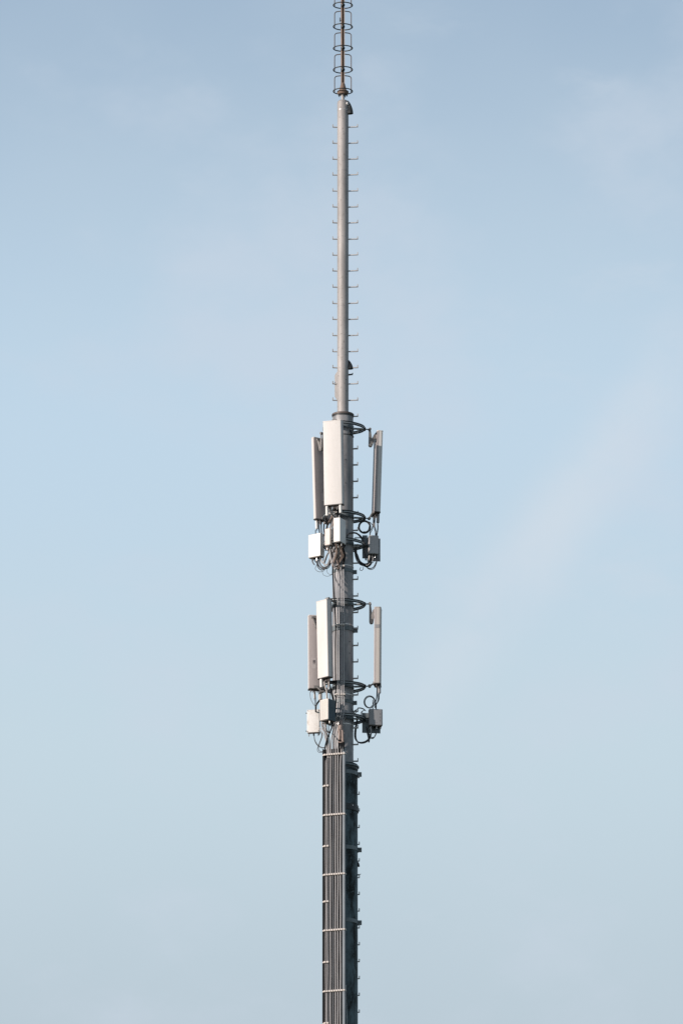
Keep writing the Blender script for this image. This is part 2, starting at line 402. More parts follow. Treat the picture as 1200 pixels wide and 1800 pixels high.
# ------------------------------------------------------------------ top antenna with round guards
ta = thing('ring_antenna', 'slim rust brown rod antenna with stacked round hoops above the mast tip', 'antenna', (0, 0, Z(177)))
B0 = Z(177)
def tz(py): return Z(py) - B0
q = MB(); q.lathe([(3.0 * U, tz(180)), (3.0 * U, tz(164))], 20); q.build('neck', 'steel_top', ta)
q = MB(); q.lathe([(2.5 * U, tz(166)), (8.5 * U, tz(166)), (10.2 * U, tz(163.5)), (10.2 * U, tz(161)), (6.5 * U, tz(158.5)), (4.2 * U, tz(150)), (3.2 * U, tz(146))], 28); fl = q.build('base_flange', 'rust', ta)
for k in range(8):
    q = MB(); d = A(k * 45 + 12) * 7.6 * U; q.rod(d + Vector((0, 0, tz(169))), d + Vector((0, 0, tz(160))), 0.9 * U, 6); q.build('bolt', 'dark_steel', fl)
TOPZ = tz(-95)
q = MB(); q.rod(Vector((-1.8 * U, 0, tz(160))), Vector((-1.8 * U, 0, TOPZ)), 1.9 * U, 14); q.build('rod', 'rust', ta)
q = MB(); q.box((0.8 * U, 0.6 * U, (tz(155) + TOPZ) / 2), (3.2 * U, 2.2 * U, TOPZ - tz(155))); q.build('dark_channel', 'black', ta)
hz = [160.5 - 37.8 * k for k in range(7)]
hb = None
for k, py in enumerate(hz):
    z = tz(py)
    n = 48; pts = [Vector((17.0 * U * math.sin(2 * math.pi * i / n), -17.0 * U * math.cos(2 * math.pi * i / n), z + (0.5 * math.sin(k * 2.3) * math.sin(2 * math.pi * i / n + k)) * U)) for i in range(n)]
    q = MB(); q.tube(pts, 1.0 * U, 8, closed=True); q.build('hoop', 'rust' if False else 'dark_steel', ta)
    if k < 6:
        zt_ = tz(py - 28); zb_ = z
        s_ = []
        for sg in (-1, 1):
            x = 14.8 * U; rc = 5 * U
            q = MB(); yb = -math.sin(math.acos(14.8 / 17.0)) * 17.0 * U * 0
            pth = [Vector((sg * x, 4 * U, zb_)), Vector((sg * x, 4 * U, zt_ - rc))] + [Vector((sg * (x - rc + rc * math.cos(R(t))), 4 * U, zt_ - rc + rc * math.sin(R(t)))) for t in (22, 45, 68, 90)] + [Vector((sg * 1.5 * U, 2 * U, zt_ + 0.4 * U))]
            q.tube(pth, 0.9 * U, 8); q.build('side_loop', 'collar', ta)
        q = MB(); q.box((2.7 * U, -1.8 * U, (tz(py - 4) + tz(py - 33)) / 2), (1.3 * U, 1.2 * U, tz(py - 33) - tz(py - 4))); q.build('side_strip', 'pale_strip', ta)
        q = MB(); q.rod(Vector((0, -1 * U, z - 1.5 * U)), Vector((0, -1 * U, z + 1.5 * U)), 3.6 * U, 16); q.build('hoop_clamp', 'dark_steel', ta)
        q = MB(); q.box((0, 0, z), (33.5 * U, 1.0 * U, 1.0 * U), az=90); q.build('hoop_spoke', 'pale_strip', ta)
q = MB(); wire(q, [(588, 88, 10), (590, 92, 12), (589, 94, 11), (591, 95, 10), (594, 94.5, 8)], 0.7); q.build('bird_spike', 'rust', ta)
q = MB(); q.rod(P(597.2, 38, 2) - Vector((0, 0, B0)), P(597.2, 31, 2) - Vector((0, 0, B0)), 0.8 * U, 8); q.rod(P(597.2, 36, 2) - Vector((0, 0, B0)), P(600.5, 36, 1) - Vector((0, 0, B0)), 0.6 * U, 8); q.build('stub', 'dark_steel', ta)

# ------------------------------------------------------------------ ring mounts
def ring_mount(py, azs, label, rr=36.0):
    zc = Z(py); t = thing('ring_mount', label, 'mounting ring', (0, 0, zc), group='ring mounts clamped round the mast')
    n = 72; ph = azs[2]
    def rad(i): return (rr + 2.2 * math.cos(3 * R(360 * i / n - ph))) * U
    for dz in (-1.9, 1.9):
        q = MB(); q.tube([A(360 * i / n) * rad(i) + Vector((0, 0, dz * U)) for i in range(n)], 1.15 * U, 8, closed=True); q.build('hoop', 'ring', t)
    q = MB()
    rings = [[A(360 * i / n) * (rad(i) + o) + Vector((0, 0, z)) for i in range(n)] for o, z in ((-0.35 * U, -1.6 * U), (0.3 * U, -1.6 * U), (0.3 * U, 1.6 * U), (-0.35 * U, 1.6 * U), (-0.35 * U, -1.6 * U))]
    q.loft(rings, caps=False); q.build('web', 'ring_light', t)
    q = MB(); q.band(RM - 0.002, -4.0 * U, 2.5 * U, 1.3 * U, 56); q.build('pole_clamp', 'steel_low_light', t)
    for a_ in azs:
        q = MB(); q.box(A(a_) * 27.5 * U, (15 * U, 5 * U, 2.6 * U), az=a_ - 90); q.build('spoke', 'ring_light', t)
        q = MB(); q.rod(A(a_) * 37 * U, A(a_) * 48 * U, 1.1 * U, 8); q.box(A(a_) * 38.5 * U, (4 * U, 4.5 * U, 6 * U), az=a_ - 90); q.build('arm', 'dark_steel', t)
    return t
UA = (-140, -18, 100); LA = (-128, -34, 81)
ring_mount(752.5, UA, 'topmost steel ring round the mast, holding the tops of the upper panel antennas')
ring_mount(909, UA, 'steel ring just below the upper panel antennas, holding their lower ends')
ring_mount(957, UA, 'steel ring behind the upper white radio boxes')
ring_mount(1063.5, LA, 'steel ring holding the tops of the lower panel antennas')
ring_mount(1208, LA, 'steel ring holding the lower ends of the lower panel antennas')
ring_mount(1264.5, LA, 'lowest steel ring round the mast, behind the lower radio boxes')

# ------------------------------------------------------------------ panel antennas
def link_plate(q, a, b, ra, rb, th, side):
    """flat arm with round ends between a and b; side = unit vector across"""
    a, b = Vector(a), Vector(b); t = (b - a).normalized(); s = Vector(side).normalized(); u = t.cross(s).normalized(); out = []
    for sg in (-1, 1):
        ring = []
        for i in range(9): an = R(90 + 180 * i / 8); ring.append(a + t * ra * math.cos(an) + u * ra * math.sin(an) + s * sg * th / 2)
        for i in range(9): an = R(-90 + 180 * i / 8); ring.append(b + t * rb * math.cos(an) + u * rb * math.sin(an) + s * sg * th / 2)
        out.append(ring)
    q.loft(out)
def antenna(label, base, py_top, pos_az, face_az, w_, d_, tilt, style, ret=(), hub_up=7.0, conns=6, lab=None, lx=0):
    px, py, near = base; b = P(px, py, near); H = P(px, py_top, near).z - b.z
    t = thing('panel_antenna', label, 'antenna', tuple(b), (R(tilt), 0, R(face_az)), 'panel antennas round the mast')
    W, Dp = w_ * U / 2, d_ * U / 2
    q = MB(); q.rbox(-W, W, -Dp, Dp * 0.72, 1.2 * U, H - 1.2 * U, min(2.6 * U, Dp * 0.6), 0.2 * U, 5); q.build('radome', dict(grey='radome_b', cream='radome_c').get(style, 'radome'), t)
    q = MB(); q.rbox(-W - 0.12 * U, W + 0.12 * U, Dp * 0.3, Dp, 1.4 * U, H - 1.4 * U, 0.8 * U, 0.2 * U, 2); q.build('back_plate', 'back', t)
    for z0, z1 in ((-0.2 * U, 1.5 * U), (H - 1.5 * U, H)):
        q = MB(); q.rbox(-W - 0.35 * U, W + 0.35 * U, -Dp - 0.3 * U, Dp + 0.3 * U, z0, z1, 2.2 * U, 0.3 * U, 4)
        q.build('end_cap', 'end' if z0 < 0 else ('radome' if style != 'grey' else 'radome_b'), t)
    for k in range(conns):
        x = -W * 0.72 + 2 * W * 0.72 * (k / (conns - 1)); q = MB(); q.rod((x, Dp * 0.2, 0), (x, Dp * 0.2, -3.5 * U), 1.1 * U, 8)
        q.rod((x, Dp * 0.2, -3.5 * U), (x, Dp * 0.2, -5.2 * U), 0.75 * U, 8); q.build('connector', 'collar', t)
    for x, l_, rr_, m_ in ret:
        q = MB(); q.rbox(x * U - rr_ * U, x * U + rr_ * U, -Dp * 0.55 - rr_ * U, -Dp * 0.55 + rr_ * U, -l_ * U, -0.3 * U, rr_ * U * 0.8, 0.3 * U, 4); rt = q.build('tilt_motor', m_, t)
        q = MB(); q.rod((x * U, -Dp * 0.55, -l_ * U), (x * U, -Dp * 0.55, -(l_ + 3) * U), 0.8 * U, 8); q.build('plug', 'dark_steel', rt)
    # upper hanger: V of two arms between the ring arm and the back plate (local +Y is towards the mast)
    inv = ROOTM[t.name].inverted()
    hub = A(pos_az) * 48 * U + Vector((0, 0, Z(ringz[pos_az][0])))
    h = inv @ hub
    h0 = h.copy(); h = h + Vector((lx * U, 0, 0)); top = Vector((lx * U, Dp + 1.5 * U, H - 5 * U)); piv = Vector((h0.x * 0.6 + lx * U, max(h.y * 0.84, Dp + 6 * U), H - 24 * U))
    q = MB()
    for sx in (-2.2, 2.2):
        o = Vector((sx * U, 0, 0)); link_plate(q, h + o, piv + o, 1.3 * U, 3.5 * U, 0.8 * U, (1, 0, 0)); link_plate(q, top + o * 1.5, piv + o * 1.5, 1.8 * U, 3.5 * U, 0.8 * U, (1, 0, 0))
    if lx: q.rod(h0, h, 1.6 * U, 8)
    q.rod(piv - Vector((4.5 * U, 0, 0)), piv + Vector((4.5 * U, 0, 0)), 1.3 * U, 10)
    q.rod(h - Vector((4 * U, 0, 0)), h + Vector((4 * U, 0, 0)), 2.4 * U, 10)
    q.rod(top - Vector((5 * U, 0, 0)), top + Vector((5 * U, 0, 0)), 2.0 * U, 10)
    q.box((0, Dp + 0.8 * U, H - 5 * U), (12 * U, 2 * U, 6 * U)); q.build('upper_bracket', 'bracket', t)
    hb = inv @ (A(pos_az) * 47 * U + Vector((0, 0, Z(ringz[pos_az][1]))))
    q = MB(); at = Vector((0, Dp + 1.2 * U, 3.5 * U))
    q.rod(hb, at, 1.5 * U, 8); q.rod(hb - Vector((3.5 * U, 0, 0)), hb + Vector((3.5 * U, 0, 0)), 2.6 * U, 10); q.box((0, Dp + 0.8 * U, 3.5 * U), (11 * U, 2.2 * U, 5 * U))
    q.build('lower_bracket', 'bracket', t)
    if lab:
        x, z, lw, lh, dark = lab
        q = MB(); q.box((x * U, Dp + 0.05 * U, z * U), (lw * U, 0.4 * U, lh * U)); st = q.build('sticker', 'label', t)
        if dark:
            q = MB()
            for i, (dx, dz, ww, hh) in enumerate(((-1.4, 3.5, 0.9, 4.5), (0.3, 4, 0.8, 4.0), (1.7, 3.0, 0.9, 5.0), (-0.6, 0.6, 2.6, 0.7), (1.4, -1.0, 0.8, 1.6), (-1.6, -1.2, 0.8, 1.2))):
                q.box(((x + dx) * U, Dp + 0.35 * U, (z + dz) * U), (ww * U, 0.3 * U, hh * U))
            q.build('print', 'ink', st)
    return t
ringz = {}
for a_, p1, p2 in ((UA, 752.5, 909), (LA, 1063.5, 1208)):
    for k in a_: ringz[k] = (p1, p2)
a1 = antenna('grey backed panel antenna, left of the broad white panel on the upper ring', (566.8, 916, -43), 770, -140, -143, 35, 8.5, 2.6, 'white', ret=((11.5, 16, 2.3, 'white'),), lab=(1.5, 43, 5, 15, False), lx=7)
a2 = antenna('broad cream white panel antenna facing the viewer in front of the mast, topmost of all', (587.2, 889, 60), 742, -18, -19, 34.5, 11, 2.6, 'cream', ret=((-12.4, 17.5, 2.4, 'white'), (12.6, 15, 2.4, 'white')), conns=8)
a3 = antenna('narrow looking upper panel antenna seen edge on at the right of the mast', (660.5, 905, -14), 761, 100, 100, 35, 10.2, 1.8, 'white', ret=((-6, 16, 2.6, 'grey_box'),))
b1 = antenna('grey backed panel antenna with printed sticker, behind the slim white lower one', (555.5, 1213, -36), 1082, -128, -168, 27.5, 12, 1.5, 'white', ret=((-8, 17, 3.0, 'radome_b'), (2, 15, 1.5, 'radome_b')), lab=(4.5, 47, 7, 20, True), lx=4)
b2 = antenna('slim bright white panel antenna with blue grey side, left of the mast cables', (571.5, 1193, 50), 1057, -34, -44, 26.5, 13, 1.6, 'white', ret=((-6, 15, 2.6, 'white'),))
b3 = antenna('narrow beige lower panel antenna seen edge on at the right of the mast', (663.3, 1205, 9), 1070, 81, 86, 27, 11.6, 0.4, 'grey', ret=((0, 14, 2.7, 'grey_box'),))
q = MB(); q.box((-27 * U / 2 - 0.05 * U, 0.5 * U, 104 * U), (0.5 * U, 8 * U, 6.5 * U)); q.build('sticker', 'grey_box', b3)

# ------------------------------------------------------------------ radio units
def radio(label, base, h_, w_, d_, az, m_body, name='radio_unit', cat='radio box', plate=None, ribs=None, plugs=5, mount=True, r_=1.2, screws=False):
    px, py, near = base; b = P(px, py, near); H = P(px, py - h_, near).z - b.z
    t = thing(name, label, cat, tuple(b), (0, 0, R(az)), 'radio boxes below the antennas' if name == 'radio_unit' else None)
    W, Dp = w_ * U / 2, d_ * U / 2
    q = MB(); q.rbox(-W, W, -Dp, Dp, 0, H, r_ * U, 0.5 * U, 4); q.build('casing', m_body, t)
    q = MB(); q.rbox(-W + 1.2 * U, W - 1.2 * U, -Dp + 1.2 * U, Dp - 1.2 * U, -1.4 * U, 0.1 * U, 0.8 * U, 0.2 * U, 3); q.build('underside', 'end', t)
    if ribs:
        q = MB()
        for k in range(ribs):
            y = -Dp + (k + 0.8) * 2 * Dp / (ribs + 0.6)
            for sx in (-1, 1): q.box((sx * (W + 0.35 * U), y, H / 2), (0.9 * U, 0.5 * U, H * 0.92))
        q.build('cooling_fins', m_body, t)
    for k in range(plugs):
        x = -W * 0.75 + 1.5 * W * k / max(1, plugs - 1); y = (-0.3 if k % 2 else 0.35) * Dp
        q = MB(); q.rod((x, y, -1 * U), (x, y, -4.2 * U), 1.0 * U, 8); q.rod((x, y, -4.2 * U), (x, y, -6 * U), 0.7 * U, 8); q.build('plug', 'dark_steel' if k % 3 else 'strap', t)
    if mount:
        c = ROOTM[t.name].inverted() @ Vector((0, 0, b.z + H / 2)); q = MB(); dirv = Vector((c.x, c.y, 0)).normalized(); st = Vector((0, Dp, H / 2))
        rad_ = math.hypot(b.x, b.y) - 36 * U
        q.box((0, Dp + 1 * U, H / 2), (w_ * 0.6 * U, 2 * U, H * 0.7)); q.rod(st, st + dirv * max(rad_, 4 * U), 1.6 * U, 8); q.build('mounting_bracket', 'steel_low_light', t)
    if plate:
        x0, x1, z0, z1, y, mm = plate
        q = MB(); q.box(((x0 + x1) / 2 * U, (y + 0.6) * U, (z0 + z1) / 2 * U), ((x1 - x0) * U, 1.2 * U, (z1 - z0) * U)); pp = q.build('backing_plate', mm, t)
        for sx in (x0 + 1.2, x1 - 1.2):
            for sz in (z0 + 2.5, z1 - 2.5):
                q = MB(); q.rod((sx * U, y * U - 0.6 * U, sz * U), (sx * U, y * U + 1 * U, sz * U), 0.8 * U, 6); q.build('bolt', 'dark_steel', pp)
    if screws:
        for sx in (-W + 1.6 * U, W - 1.6 * U):
            for sz in (2 * U, H - 2 * U):
                q = MB(); q.rod((sx, -Dp - 0.5 * U, sz), (sx, -Dp + 1 * U, sz), 0.7 * U, 6); q.build('screw', 'dark_steel', t)
    return t
def jumpers(t, lst):
    for mt, r_, pts in lst:
        q = MB(); wire(q, pts, r_ * 1.18); q.build('jumper_cable', mt, t, world=True)
    # each lead runs with a second, slacker one
    for mt, r_, pts in lst:
        if r_ < 0.5 or len(pts) < 4: continue
        dx, dy = random.uniform(-2.2, 2.2), random.uniform(0.5, 2.6); n_ = len(pts) - 1
        p2 = [(px + dx * (0.4 + 0.6 * math.sin(math.pi * i / n_)), py + dy * math.sin(math.pi * i / n_), nr + random.uniform(-2, 1)) for i, (px, py, nr) in enumerate(pts)]
        q = MB(); wire(q, p2, r_ * 0.95); q.build('jumper_cable', 'jumper' if mt in ('clamp', 'black') else mt, t, world=True)

r1 = radio('bright white square radio box hanging at the left of the upper ring', (556, 980, -34), 40, 26.5, 13, -36, 'white', plugs=6, mount=True)
r2 = radio('white upright radio box in front of the mast, just below the broad panel', (597, 955, 52), 42, 12.7, 24, -25, 'white', plugs=4)
r2b = radio('narrow beige radio box between the two white boxes of the upper ring', (577.5, 959, 30), 29, 11.5, 9, -33, 'cream', plugs=3, mount=True)
r3 = radio('grey radio box on a wide plate at the right of the upper ring', (655.5, 975, -4), 32, 17, 15, 10, 'light_grey', plate=(-9, 14.5, -9, 33, 9, 'grey_box'), plugs=5)
q = MB(); inv = ROOTM[r3.name].inverted(); b_ = P(641, 981, -14); q.rbox(-4.5 * U, 4.5 * U, -3 * U, 3 * U, 0, 41 * U, 1 * U)
q.v = [v + b_ for v in q.v]; q.build('side_module', 'blue_box', r3, world=True)
l1 = radio('stained white radio box with corner bolts at the far lower left', (551, 1288, -34), 40, 22.5, 7, -12, 'dirty', plugs=3, screws=True)
for sz in (3.5, 36):
    q = MB(); q.rod((-13.5 * U, 0, sz * U), (-10 * U, 0, sz * U), 1.1 * U, 8); q.build('corner_bolt', 'dark_steel', l1)
l2 = radio('ribbed cream radio box with dark blue shade painted on its side, on the lower ring beside the cables', (575.5, 1267, 48), 36, 19.5, 19.5, -41, 'cream', plugs=4)
for t_, wd in ((l2, 19.5),):
    q = MB()
    for k in range(4): q.box(((-6.6 + 4.4 * k) * U, -9.85 * U, 18.5 * U), (0.7 * U, 0.5 * U, 33 * U))
    q.build('front_ribs', 'radome_b', l2)
    q = MB(); q.rbox(9.3 * U, 10.6 * U, -9.3 * U, 9.3 * U, -1.5 * U, 36 * U, 0.5 * U); q.build('side_shade_sheet', 'shade_side', l2)  # thin sheet added to paint the side facing away from the sun dark
l3 = radio('rounded grey radio box on a plate at the right of the lowest ring', (659.5, 1276, 2), 28, 24, 14, 8, 'grey_box', plate=(-22, 10, -11, 25, 8, 'steel_low_light'), plugs=6, r_=2.4)
q = MB()
for x in (-2, 1): q.box((x * U, -7.1 * U, 4 * U), (1.1 * U, 0.4 * U, 1.1 * U))
for k in range(3): q.box((7.5 * U, -7.1 * U, (8 + 6 * k) * U), (0.6 * U, 0.4 * U, 2.4 * U))
q.build('markings', 'ink', l3)

# jumpers of each unit, drawn as hanging loops
jumpers(r1, [
    ('jumper', 0.6, [(549, 980, -36), (549, 986, -36), (551.5, 991, -34), (553, 993, -33)]),
    ('jumper', 0.9, [(558, 980, -34), (559, 992, -33), (565, 999, -30), (573, 998, -26), (579, 991, -20), (581, 982, -14)]),
    ('jumper', 0.9, [(561, 979, -36), (561, 988, -34), (566, 996, -30), (574, 996.5, -24), (580, 989, -18), (582, 978, -12)]),
    ('cable', 0.9, [(557, 978, -38), (557.5, 990, -36), (558.5, 997, -36)]),
    ('cable', 0.8, [(563, 976, -34), (564, 986, -30), (568, 990, -28), (571, 984, -26), (575, 974, -12), (583, 964, 8)]),
    ('cable', 0.8, [(568, 976, -34), (569, 990, -28), (575, 992, -24), (580, 980, -14), (586, 968, 6)]),
    ('black', 0.7, [(553, 979, -36), (553, 985, -36), (556, 989, -35)]),
    ('jumper', 0.35, [(557, 992, -34), (554, 1000, -32), (560, 1005, -30), (568, 1004, -28), (572, 999, -26)]),
    ('jumper', 0.3, [(566, 1003, -30), (568, 1010, -28), (575, 1013, -20), (583, 1010, 0), (590, 1004, 14)]),
    ('jumper', 0.3, [(574, 1000, -22), (575, 1006, -16), (580, 1010, -6), (587, 1007, 8), (592, 1003, 16)]),
])
jumpers(a1, [
    ('black', 0.7, [(554.5, 932, -42), (554.6, 938, -40), (555, 944, -38)]),
    ('jumper', 1.0, [(560, 916, -44), (560.5, 928, -42), (562, 938, -38)]),
    ('jumper', 1.0, [(564.5, 917, -44), (564.5, 930, -40), (566, 941, -36)]),
    ('black', 1.0, [(569.5, 919, -40), (569, 930, -36), (571, 942, -30)]),
    ('cable', 0.8, [(557, 905, -36), (559, 911, -34), (562, 916, -36), (562, 922, -38)]),
])
jumpers(a2, [
    ('cable', 1.0, [(578, 890, 52), (580, 899, 48), (583, 906, 42), (582, 918, 36), (579, 930, 34)]),
    ('cable', 1.0, [(582, 890, 52), (583, 900, 48), (587, 910, 44), (584, 922, 38), (582, 930, 34)]),
    ('cable_b', 1.0, [(586, 890, 50), (585, 902, 44), (581, 912, 40), (576, 922, 34), (575, 932, 32)]),
    ('clamp', 0.9, [(579, 892, 52), (584, 903, 50), (590, 908, 48), (592, 916, 46)]),
    ('cable_b', 1.0, [(590, 890, 50), (590, 900, 44), (586, 912, 42), (586, 924, 38)]),
    ('black', 1.0, [(593, 891, 50), (595, 902, 42), (599, 908, 38), (601, 914, 34)]),
    ('black', 1.0, [(588, 892, 50), (592, 904, 40), (596, 910, 36), (597, 920, 32)]),
    ('clamp', 0.8, [(576, 904, 50), (583, 902, 51), (592, 900, 52)]),
    ('black', 0.8, [(574.5, 906, 50), (573, 912, 44), (576, 920, 38), (573, 932, 30)]),
    ('cable', 0.8, [(596, 906, 50), (594, 913, 48), (591, 918, 46), (590, 916, 45)]),
    ('black', 1.6, [(572, 912, 20), (578, 914, 22), (584, 915, 30)]),
])
jumpers(r2b, [
    ('cable_b', 1.0, [(575, 957, 28), (574, 964, 26), (578, 970, 24), (583, 980, 24), (584, 996, 24)]),
    ('cable', 1.1, [(578, 957, 30), (580, 968, 28), (582, 982, 26), (587, 992, 24), (589, 1000, 22)]),
    ('black', 1.2, [(582, 957, 30), (584, 970, 26), (586, 985, 24), (588, 997, 23)]),
    ('black', 0.8, [(573, 930, 26), (571.5, 940, 24), (573, 955, 22), (575, 965, 20)]),
    ('jumper', 0.8, [(585, 928, 36), (585.5, 940, 35), (585.5, 952, 34)]),
    ('clamp', 0.8, [(579, 958, 31), (577, 966, 28), (581, 976, 26), (582, 990, 25)]),
])
jumpers(r2, [
    ('cable_b', 1.2, [(590, 956, 48), (592, 966, 42), (589, 978, 34), (586, 988, 28), (591, 996, 24)]),
    ('cable', 1.2, [(593, 957, 48), (596, 966, 40), (594, 978, 32), (589, 986, 28), (588, 996, 25)]),
    ('cable_b', 1.2, [(597, 958, 48), (600, 968, 40), (600, 978, 32), (594, 990, 26), (594, 1000, 22)]),
    ('splice', 1.2, [(601, 962, 44), (597, 972, 36), (592, 982, 30), (595, 992, 26), (599, 1000, 22)]),
    ('black', 1.3, [(600, 958, 44), (604, 968, 36), (606, 976, 30), (604, 988, 24), (603, 1000, 22)]),
    ('black', 1.2, [(594, 956, 44), (590, 962, 34), (586, 972, 28), (588, 984, 26), (592, 990, 25)]),
    ('cable_b', 1.1, [(588, 968, 34), (594, 972, 32), (600, 971, 30), (605, 978, 26), (603, 990, 24)]),
    ('cable', 1.0, [(583, 965, 30), (588, 978, 28), (590, 988, 26), (598, 996, 24), (599, 1002, 22)]),
    ('black', 1.6, [(584, 955, 30), (590, 958, 32), (597, 963, 30), (603, 962, 26), (606, 958, 22)]),
    ('cable', 1.0, [(591, 975, 32), (587, 980, 30), (585, 988, 28), (590, 993, 26), (596, 989, 25), (600, 980, 26), (597, 973, 28)]),
])
jumpers(r3, [
    ('jumper', 1.5, [(651, 976, -4), (649, 988, -4), (641, 992, -6), (632, 987, -8), (627, 977, -10), (625.5, 968, -12), (627, 958, -14)]),
    ('black', 1.0, [(653, 977, -4), (651, 990, -4), (643, 995, -5), (634, 990, -7), (629, 981, -9), (626, 973, -10), (620, 968, -8)]),
    ('jumper', 0.7, [(662, 976, -4), (661.5, 986, -4), (656, 997, -5), (648, 999, -5), (641, 994, -6)]),
    ('jumper', 0.45, [(658, 977, -3), (658, 985, -3), (652, 991, -4), (646, 993, -4)]),
    ('cable', 0.5, [(655, 977, -2), (655, 984, -2), (650, 990, -3), (645, 994, -4), (642, 991, -4)]),
    ('clamp', 1.0, [(649, 976, -1), (648, 983, -1), (646, 988, -2)]),
    ('jumper', 0.9, [(620, 937, 8), (628, 938, 0), (635, 944, -4), (640, 955, -6), (642, 970, -7), (643, 985, -7)]),
    ('jumper', 0.9, [(608, 945, 20), (613, 938, 18), (620, 936, 12), (627, 937, 4)]),
    ('jumper', 0.5, [(640, 945, -8), (630, 944.5, -6), (624, 945, -4), (622, 949, -2)]),
    ('jumper', 0.45, [(634, 997, -6), (632, 1001, -6), (635, 1003, -6), (638, 1000, -6), (638, 996, -6)]),
])
jumpers(a3, [
    ('jumper', 0.7, [(659, 906, -9), (657, 922, -8), (659, 932, -8), (660, 946, -6)]),
    ('jumper', 0.7, [(663.3, 920.5, -9), (663.3, 930, -8), (660.5, 946, -6)]),
    ('jumper', 0.6, [(656, 908, -9), (655, 924, -8), (650, 935, -8), (650, 946, -6)]),
    ('jumper', 0.6, [(657, 926, -9), (652, 920, -8), (648, 917, -8)]),
    ('cable', 0.4, [(661, 908, -9), (664.5, 926, -8), (662, 946, -6)]),
])
jumpers(l1, [
    ('jumper', 0.5, [(552, 1288, -34), (553, 1300, -33), (558, 1309, -30), (565, 1313.5, -24), (571, 1314, -8), (573, 1314, 10)]),
    ('jumper', 0.5, [(566, 1286, -32), (566, 1295, -30), (562, 1306, -28), (559.5, 1315, -26), (562, 1320.5, -20), (568, 1321, -6), (572, 1319, 10)]),
    ('jumper', 0.5, [(559.5, 1287, -34), (560, 1291, -34), (563, 1288, -32), (564, 1285, -32)]),
])
jumpers(b1, [
    ('jumper', 0.4, [(544.5, 1217, -38), (546, 1228, -36), (551, 1238, -34), (555, 1243, -32), (557, 1251, -32)]),
    ('jumper', 0.5, [(553, 1217, -38), (553.5, 1232, -36), (554, 1243, -34), (555, 1251, -33)]),
    ('jumper', 0.5, [(565.5, 1213, -34), (565.5, 1222, -32), (565.7, 1232, -30)]),
])
jumpers(l2, [
    ('black', 1.2, [(567, 1231, 44), (562, 1231, 36), (557, 1237, 20), (555, 1243, 0), (555, 1251, -28)]),
    ('cable', 1.0, [(567, 1264, 44), (566.5, 1274, 40), (572, 1286, 34), (575.5, 1300, 30), (576, 1316, 26), (576.4, 1332, 24)]),
    ('cable_b', 1.0, [(571, 1265, 46), (570, 1274, 42), (574, 1284, 38), (580, 1288, 34)]),
    ('cable', 0.9, [(574, 1266, 46), (571, 1276, 42), (572, 1283, 40), (576, 1286, 38)]),
    ('jumper', 0.4, [(578, 1268, 44), (580, 1276, 42), (585, 1277, 40), (587, 1272, 38)]),
    ('cable', 0.8, [(560, 1278, 10), (568, 1284, 24), (575, 1294, 30), (577, 1310, 27), (579, 1332, 24)]),
])
jumpers(b2, [
    ('clamp', 0.8, [(570, 1198, 50), (571, 1207, 50), (574, 1216, 50), (573.5, 1230, 50)]),
    ('clamp', 0.8, [(578, 1194, 48), (577.5, 1206, 48), (575, 1216, 49), (576, 1231, 49)]),
    ('jumper', 0.9, [(572, 1197, 48), (577, 1201, 44), (581, 1208, 38), (583, 1218, 30)]),
    ('black', 1.1, [(577, 1197, 48), (583, 1200, 40), (590, 1198, 30), (594, 1196, 22)]),
    ('jumper', 0.6, [(579, 1200, 47), (580, 1214, 47), (580, 1231, 47)]),
    ('black', 1.2, [(580, 1210, 40), (584, 1222, 34), (587, 1234, 28), (590, 1242, 24)]),
])
jumpers(l3, [
    ('jumper', 1.0, [(653, 1284, 0), (648, 1298, -3), (640, 1304, -5), (630, 1304.5, -7), (624, 1298, -9), (623.5, 1286, -11), (626, 1270, -12), (628, 1262, -12)]),
    ('jumper', 0.8, [(660, 1280, 2), (661, 1288, 2), (657, 1296, 1), (651, 1295, 0), (647, 1286, -2), (640, 1272, -6), (630, 1262, -8), (618, 1256, 6)]),
    ('cable', 0.9, [(651.5, 1277, 6), (652, 1286, 5), (650.5, 1292, 4)]),
    ('jumper', 0.9, [(645, 1288, -2), (647, 1296, -2), (648, 1305, -2)]),
    ('jumper', 0.7, [(651, 1290, 2), (649.5, 1298, 0), (648.5, 1305, -1)]),
    ('jumper', 0.5, [(643, 1250, -8), (638, 1245.5, -8), (630, 1244, -6), (627, 1247, -4), (622, 1250, -2), (624, 1254, -2), (627, 1251, -3)]),
    ('jumper', 0.6, [(642, 1248, -6), (637, 1250, -7), (636, 1254, -8), (640, 1256, -8)]),
])
jumpers(b3, [
    ('jumper', 0.7, [(663, 1208, 0), (662.5, 1224, 0), (660, 1234, 0), (661, 1241, 0), (660.5, 1251, 0)]),
    ('jumper', 0.9, [(665.6, 1220, 0), (665.3, 1230, 0), (661, 1238, 0), (659, 1244, 0)]),
    ('jumper', 0.6, [(655, 1246, -1), (655, 1236, -1), (655, 1230, -1)]),
])
# loose loops hung above the right hand boxes
def coil(label, cx, cy, rx, ry, turns, near, r_):
    q = MB(); pts = []
    for i in range(int(turns * 20) + 1):
        a_ = 2 * math.pi * i / 20; k = 1 + 0.06 * math.sin(a_ * 0.37) - 0.05 * (i // 20)
        pts.append(P(cx + rx * k * math.cos(a_) + 0.5 * math.sin(i // 20 * 2.1), cy + ry * k * math.sin(a_), near + 1.3 * (i / 20) - turns * .6))
    q.tube(pts, r_ * U, 8); return tag(q.build('cable_coil', 'jumper'), label, 'cable coil')
coil('thick round coil of dark cable above the upper right radio box', 640.5, 926.5, 10.2, 10.8, 4.3, -7, 0.9)
coil('thin loop of dark cable standing above the lower right radio box', 649.3, 1234, 9.4, 10.3, 2.2, -2, 0.75)

